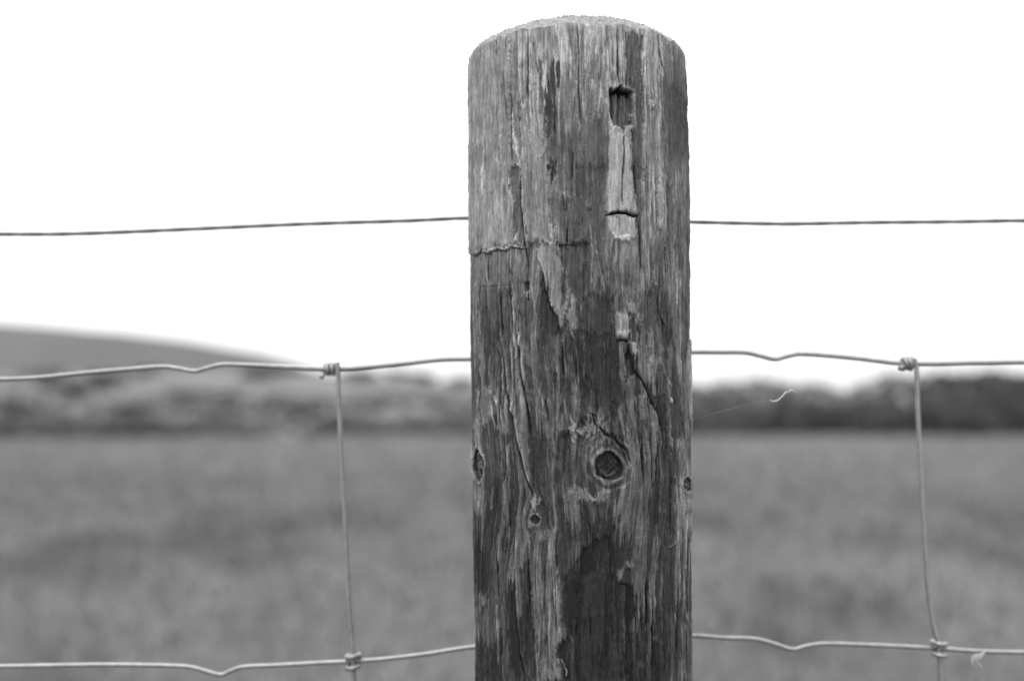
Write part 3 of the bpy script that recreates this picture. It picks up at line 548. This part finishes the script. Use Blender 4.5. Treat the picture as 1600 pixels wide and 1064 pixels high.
# knots proper
for i, (kx, ky, rx, ry) in enumerate(knots):
    I = np.nonzero((np.abs(U - kx) < rx * 3.4) & (np.abs(Vv - ky) < ry * 3.2) & (front > .5))
    x = (U[I] - kx) / rx + .10 * vn(U[I] * .12, Vv[I] * .12, 140 + i) ; y = (Vv[I] - ky) / ry + .12 * vn(U[I] * .12 + 5, Vv[I] * .12, 150 + i)
    rr_ = np.hypot(x, y); q = rr_ + .05 * vn(U[I] * .5, Vv[I] * .5, 160 + i) + (.26 if i == 0 else .10) * vn(np.cos(np.arctan2(y, x)) * 1.2 + 9, np.sin(np.arctan2(y, x)) * 1.2 + 2, 165)
    core = sstep(1.04, .96, q); rim = sstep(.98, 1.06, q) * sstep((1.55, 1.5, 1.7, 1.6)[i], 1.2, q); halo = sstep(2.2, 1.5, q) * (1 - core)
    ring = np.sin(np.hypot(x + (.12 if i == 0 else 0), y * 1.05 + (.15 if i == 0 else 0)) * (17, 9, 9, 9)[i]) * (sstep(-.5, .5, y - .2 * x) if i == 0 else 1)
    tone_core = (46, 78, 72, 48)[i] * (1 + .22 * ring + .30 * vn(U[I] * .6, Vv[I] * .35, 170) + .15 * vn(U[I] * 1.4, Vv[I] * 1.1, 171))
    tone_rim = (90, 150, 128, 118)[i] * (1 + .15 * vn(U[I] * .2, Vv[I] * .2, 172) + .12 * np.sin(q * 22))
    rim = rim * (.3 + .7 * sstep(-.45, .4, vn(np.cos(np.arctan2(y, x)) * 2.2 + 7, np.sin(np.arctan2(y, x)) * 2.2 + 3 + .6 * rr_, 166 + i))); rim = rim * (1 if i else .25 + .75 * sstep(-.5, .6, x / np.maximum(rr_, .1) + .25 * y)); tr_ = T[I]; tr_ = tr_ * (1 - rim * .8) + tone_rim * rim * .8
    if i == 0:
        sw = np.sin(q * 10 + 1.2 + 1.5 * vn(U[I] * .06, Vv[I] * .06, 174)) * sstep(2.6, 1.2, q) * sstep(1.0, 1.15, q); tr_ = tr_ * (1 + .2 * sw); hm[I] += .3 * sw
        lowc = np.exp(-((q - .62) / .08) ** 2) * sstep(.1, .5, y) * core; tone_core = tone_core * (1 + 1.0 * lowc)
    tr_ = tr_ * (1 - core) + tone_core * core
    edge = np.exp(-((q - 1.0) / (.07 if i != 1 else .11)) ** 2); tr_ = tr_ * (1 - .6 * edge); T[I] = tr_
    hm[I] += -1.1 * core + .5 * rim - .6 * edge + .35 * core * ring * .6 + .3 * core * vn(U[I] * .5, Vv[I] * .5, 173)
    if i == 0:
        for qq, aa in ((.35, -.5), (.8, 1.8)): pass
# top edge worn paler
topm = sstep(.004, 0, DZ); T = T * (1 - topm * .4) + 170 * topm * .4
# mottled stain, pale specks
T *= 1 + .07 * fbm(S * .5, Zm * .25, 180, 4) + .06 * vn(S * 5, Zm * 2.5, 181)
sp = vn(S * 2.2, Zm * 1.4, 182); T *= 1 + .35 * sstep(.86, .95, sp)
T = 92 * (T / 92) ** 1.08
T = np.clip(T, 16, 205)
# small lips lean outward where relief rises: limit and smooth a little
hm = np.clip(hm, -5, 3)
def blur1(a): 
    b = a.copy(); b[1:-1] = (a[:-2] + 2 * a[1:-1] + a[2:]) / 4; c = b.copy(); c[:, 1:-1] = (b[:, :-2] + 2 * b[:, 1:-1] + b[:, 2:]) / 4; return c
hm = blur1(hm)
edge_fade = sstep(0, .0015, DZ)
rad2 = rad + hm * .001 * (.35 + .65 * edge_fade)
E_WOOD = 1.75
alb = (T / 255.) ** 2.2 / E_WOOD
PX_ = axis_x(Z) + rad2 * np.sin(TH); PY_ = D - rad2 * np.cos(TH)
WMAT = mat('weathered_pine', attr='tone', nscale=900, namp=.22, stretch=(1, 1, .07), rough=.88, spec=.2, bump=.35, bscale=1100, bdist=.0006)
post = empty('fence_post', (float(axis_x(np.array([-CAMZ]))[0]), D, 0)); tag(post, 'thick round weathered timber post with knots and torn surface, domed top', 'fence post')
off = Vector(post.location)
nr, nc = TH.shape
V = np.stack([PX_ - off.x, PY_ - off.y, Z + CAMZ - off.z], -1)
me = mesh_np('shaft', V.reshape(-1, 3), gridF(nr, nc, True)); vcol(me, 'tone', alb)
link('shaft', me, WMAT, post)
# domed sawn top: rings towards the middle with rough torn fibre ends
m_ = 150; q = np.linspace(0, 1, m_)[:, None] ** 1.0; ttop = th[None, :]
rim = V[0]; cxm = float(axis_x(np.array([ZTOP]))[0]) - off.x
rho = 1 - q
dx = (rim[:, 0] - cxm)[None] * rho; dy_ = rim[:, 1][None] * rho
dome = .0152 * (1 - rho ** 2) ** .95
DXm = dx * 1000; DYm = dy_ * 1000
rough = .45 * fbm(DXm * .5, DYm * .5, 190, 3) + .5 * np.abs(vn(DXm * 1.1, DYm * 1.1, 191)) + .38 * vn(DXm * 2.6, DYm * 2.6, 192)
spk = sstep(.55, .95, vn(DXm * 1.7, DYm * 1.7, 193)) * .9
ztp = rim[:, 2][None] * rho + float(np.mean(rim[:, 2])) * q + dome + .00125 * (rough + spk) * sstep(0, .03, q)
Vt = np.stack([cxm + dx, dy_, ztp], -1)
me = mesh_np('sawn_top', Vt.reshape(-1, 3), gridF(m_, nc, True)[:, ::-1])
vcol(me, 'tone', np.clip((.37 + .16 * fbm(DXm * .8, DYm * .8, 195, 4) + .07 * np.clip(rough, -1, 1)) / E_WOOD * .95, .1, .6))
link('sawn_top', me, mat('torn_end_grain', attr='tone', rough=.95, spec=.1, nscale=1500, namp=.25, bump=.5, bscale=1500, bdist=.0008), post)
# loose fibres round the rim
rr_ = random.Random(5); fl = []
for k in range(90):
    a = rr_.uniform(-1.6, 1.6); j = int(np.argmin(np.abs(th - a))); i = rr_.randrange(4, 70); p = Vector([float(c) for c in Vt[i, j]])
    l = rr_.uniform(.0006, .0018); d = Vector((rr_.uniform(-1, 1), rr_.uniform(-1, .4), rr_.uniform(.2, 1))).normalized()
    fl.append(([p - d * .0004, p + d * l * .6, p + d * l + Vector((rr_.uniform(-.4, .4) * l, 0, 0))], [.00028, .0002, .00006]))
link('frayed_fibres', tubes_mesh('frayed_fibres', fl, 5), mat('wood_fibre', base=.26, rough=.9), post)
# resin beads, low on the front
def surf(px, py, out=0.):
    d2 = (U - px) ** 2 + (Vv - py) ** 2 + (1 - front) * 1e6; i, j = np.unravel_index(np.argmin(d2), d2.shape)
    n = Vector((math.sin(TH[i, j]), -math.cos(TH[i, j]), 0)); return Vector([float(c) for c in V[i, j]]) + n * out
RM = mat('dried_resin', base=.13, rough=.3, spec=.5)
for pts, w in (([(645, 870), (648, 895)], 1), ([(655, 925), (662, 950), (672, 965)], .9), ([(672, 935), (684, 965), (690, 990)], 1), ([(695, 985), (704, 1005), (701, 1035)], 1.2), ([(664, 1018), (668, 1030)], .8)):
    P = [surf(*pt(3, [p])[0], .0002) for p in pts]; link('resin_drip', tubes_mesh('resin_drip', [(P, [.0002 * w] * (len(P) - 1) + [.0004 * w])], 8), RM, post)

# ------------------------------------------------------------------ wires
YW = D + .0535
GALV = mat('galvanised_wire', base=.20, rough=.42, metal=.5, nscale=260, namp=.22, bump=.15, bscale=500, bdist=.0003, spec=.5)
OLD = mat('dull_old_wire', base=.11, rough=.6, metal=.4, nscale=300, namp=.3, bump=.3, bscale=600, bdist=.0004)
def smooth(P, n=8):
    P = [Vector(p) for p in P]; out = []
    for i in range(len(P) - 1):
        a = P[max(i - 1, 0)]; b = P[i]; c = P[i + 1]; d = P[min(i + 2, len(P) - 1)]
        # centripetal-like tangents scaled by neighbour spacing
        lb = (c - b).length; t1 = (c - a) / max((c - a).length, 1e-9) * lb; t2 = (d - b) / max((d - b).length, 1e-9) * lb
        for k in range(n):
            t = k / n; h1 = 2 * t ** 3 - 3 * t * t + 1; h2 = t ** 3 - 2 * t * t + t; h3 = -2 * t ** 3 + 3 * t * t; h4 = t ** 3 - t * t
            out.append(b * h1 + t1 * h2 + c * h3 + t2 * h4)
    return out + [P[-1]]
def wl(pts, Y=YW): return [on_plane(x, y, Y) for x, y in pts]
def ext(P, zl=0., zr=0.):                    # carry a wire on past both sides of the view
    a, b = P[0], P[-1]
    return [Vector((-3.0, a.y, a.z + zl)), Vector((-1.2, a.y, a.z + zl * .5))] + P + [Vector((1.2, b.y, b.z + zr * .5)), Vector((3.0, b.y, b.z + zr))]
def rel(P, o): return [p - o for p in P]
# top strand: two thin wires twisted together
top = smooth(ext(wl([(0, 366), (80, 366), (160, 364), (300, 358), (480, 350), (640, 345), (733, 341), (905, 342), (1076, 347), (1160, 349), (1230, 350), (1350, 348), (1500, 346.5), (1600, 345)])), 30)
o1 = Vector((.03, YW, 1.18)); tw = empty('twisted_top_wire', o1); tag(tw, 'thin twisted wire stretched above the netting, running behind the post', 'wire')
def twist(P, ph, r, pitch):
    out = []; L = 0
    for i in range(len(P)):
        if i: L += (P[i] - P[i - 1]).length
        a = L / pitch * 2 * math.pi + ph; out.append(P[i] + Vector((0, math.cos(a) * r, math.sin(a) * r)))
    return out
def resample(P, step):
    out = [P[0]]; acc = 0
    for i in range(1, len(P)):
        seg = (P[i] - P[i - 1]).length; n = max(1, int(seg / step))
        for k in range(1, n + 1): out.append(P[i - 1].lerp(P[i], k / n))
    return out
tp = resample(top, .004)
for ph in (0, math.pi): link('strand', tubes_mesh('strand', [(rel(twist(tp, ph, .00018, .03), o1), .00096)], 8), OLD, tw)
# netting: line wires, stays, wraps and ties
o2 = Vector((.03, YW, 1.0)); net = empty('wire_netting', o2); tag(net, 'galvanised stock netting with square openings fixed behind the post', 'wire netting')
RW = .00122
midw = smooth(ext(wl([(0, 592.5), (60, 590), (130, 583), (200, 577), (256, 573), (280, 576), (305, 580), (322, 575.5), (345, 570), (380, 570), (440, 573), (500, 576), (540, 576), (620, 569), (690, 562), (737, 561), (905, 556), (1077, 550.5), (1130, 550.5), (1165, 551), (1188, 556), (1211, 561), (1228, 557), (1250, 553), (1330, 559), (1400, 567), (1450, 568.5), (1520, 567), (1600, 566)])), 10)
botw = smooth(ext(wl([(0, 1040.5), (90, 1039), (180, 1038), (280, 1040), (305, 1043), (325, 1049), (346, 1053.5), (362, 1047), (380, 1041.5), (430, 1039), (500, 1035), (552, 1032.5), (600, 1029), (660, 1022), (742, 1010), (905, 998), (1083, 993), (1130, 996), (1180, 998), (1208, 1005), (1238, 1014), (1260, 1009), (1285, 1005.5), (1350, 1007), (1420, 1010), (1470, 1013), (1530, 1017), (1600, 1018.5)])), 10)
def line_wire(P): return link('line_wire', tubes_mesh('line_wire', [(rel(P, o2), RW)], 10), GALV, net)
line_wire(midw); line_wire(botw)
low = []
for k in (1, 2, 3, 4):
    P = [Vector((p.x, p.y, p.z - .152 * k - .004 * math.sin(p.x * 9 + k))) for p in botw[::2]]; low.append(P); line_wire(P)
def stay(pts, top_wrap=True, hand=1):
    P = smooth(wl(pts, YW - .0026), 8); x0 = P[0].x
    s = link('stay_wire', tubes_mesh('stay_wire', [(rel(P, o2), RW * .95)], 10), GALV, net); return s
def coil_h(px, py, turns, rad_, pitch, tail):
    """stay end wrapped round the line wire, turning away to the left"""
    c = on_plane(px, py, YW); out = []
    n = int(turns * 20)
    for i in range(n + 1):
        a = i / 20 * 2 * math.pi; q_ = rad_ * (1 + .10 * math.sin(a * .43 + px)); out.append(c + Vector((-pitch * (max(0, i / 20 - .1) + .12 * math.sin(a + px)), -math.cos(a) * q_, math.sin(a) * q_)))
    out += [out[-1] + Vector(tail) * .5, out[-1] + Vector(tail)]
    return out
def tie(px, py, skew, gap=17, w=9.5):
    """small wire tie: one turn above the line wire and one below it, round the stay"""
    c = on_plane(px, py, YW - .0012); k = YW / FPX; pts = []; n = 52
    for i in range(n + 1):
        t = i / n; a = -2.6 + t * (4 * math.pi - 1.6)
        zz = (.5 - sstep(.36, .64, t)) * gap * k + skew * k * math.sin(a) * .55
        pts.append(c + Vector((math.sin(a) * w * k, -math.cos(a) * .0036, float(zz))))
    return pts
for s_pts, wrap, low_pts, tk in (
    ([(527, 566), (528, 580), (530, 640), (535, 740), (541, 850), (546, 950), (551, 1010), (552, 1022), (552, 1040), (555, 1090), (562, 1200), (570, 1500), (575, 1900), (580, 2500), (585, 2960)], (526, 576.5, 2.7, .0023, .0025, (-.0012, -.001, -.0026)), None, (551.5, 1032.5, 3.4)),
    ([(1429, 560), (1432, 576), (1434, 640), (1439, 740), (1445, 850), (1451, 930), (1460, 985), (1466, 1004), (1467, 1020), (1471, 1080), (1478, 1200), (1480, 1500), (1490, 1900), (1495, 2500), (1500, 2960)], (1426, 568, 2.9, .0024, .0020, (-.0026, -.0026, -.0010)), None, (1467, 1013, -2.6))):
    s = stay(s_pts)
    link('end_wrap', tubes_mesh('end_wrap', [(rel(smooth(coil_h(*wrap), 2), o2), RW)], 10), GALV, s)
    link('wire_tie', tubes_mesh('wire_tie', [(rel(tie(*tk), o2), .00128)], 10), GALV, s)
for x in (-.92, -.62, -.33 - .06, .52, .82):       # stays outside the view
    if -.27 < x < .27: continue
    s = link('stay_wire', tubes_mesh('stay_wire', [(rel([Vector((x, YW - .0026, 1.112)), Vector((x + .004, YW - .0026, .9)), Vector((x, YW - .0026, .18))], o2), RW * .95)], 8), GALV, net)

# ------------------------------------------------------------------ wisps
WOOL = mat('pale_wool', base=.4, rough=.95, spec=.1)
pr = D - .004
def wisp(name, label, cat, core, n, r, seed, Y, spread, curl=0):
    rr_ = random.Random(seed); P = smooth([on_plane(x, y, Y) for x, y in core], 8); o = P[0].copy(); root = empty(name, o); tag(root, label, cat)
    L = []
    for k in range(n):
        ph = rr_.uniform(0, 6.28); q = []; s = rr_.uniform(.2, 1); a0 = rr_.randrange(0, len(P) // 3); a1 = rr_.randrange(2 * len(P) // 3, len(P))
        for i in range(a0, a1):
            t = i / len(P); w = spread * math.sin(math.pi * min(max(t, .04), .96)) ** .8 * s
            q.append(P[i] - o + Vector((rr_.gauss(0, .00008) + math.cos(ph + t * 5) * w * .4, math.sin(ph + t * 4) * w, math.sin(ph * 2 + t * 6) * w)))
        if len(q) > 2: L.append((q, r))
    link('fibres', tubes_mesh('fibres', L, 5), WOOL, root); return root
w1 = wisp('wool_wisp', 'tiny curled pale wisp floating right of the post on a cobweb thread', 'wisp', [(1202, 624), (1208, 627), (1215, 625), (1222, 619), (1228, 613), (1232, 612.5), (1237, 609.5), (1243, 613)], 13, .00010, 3, D - .005, .0005)
th_pts = [on_plane(1078, 657, D - .005), on_plane(1110, 647, D - .005), on_plane(1160, 634, D - .005), on_plane(1203, 624.5, D - .005)]
link('thread', tubes_mesh('thread', [([p - Vector(w1.location) for p in th_pts], .00004)], 5), mat('cobweb', base=.28, rough=.6), w1)
wisp('wool_tuft', 'small pale tuft caught under the bottom wire at lower right', 'tuft', [(1540, 1018), (1534, 1022), (1526, 1026), (1521, 1030.5), (1526, 1034), (1531, 1038), (1536, 1044)], 70, .00007, 7, YW - .002, .0018)
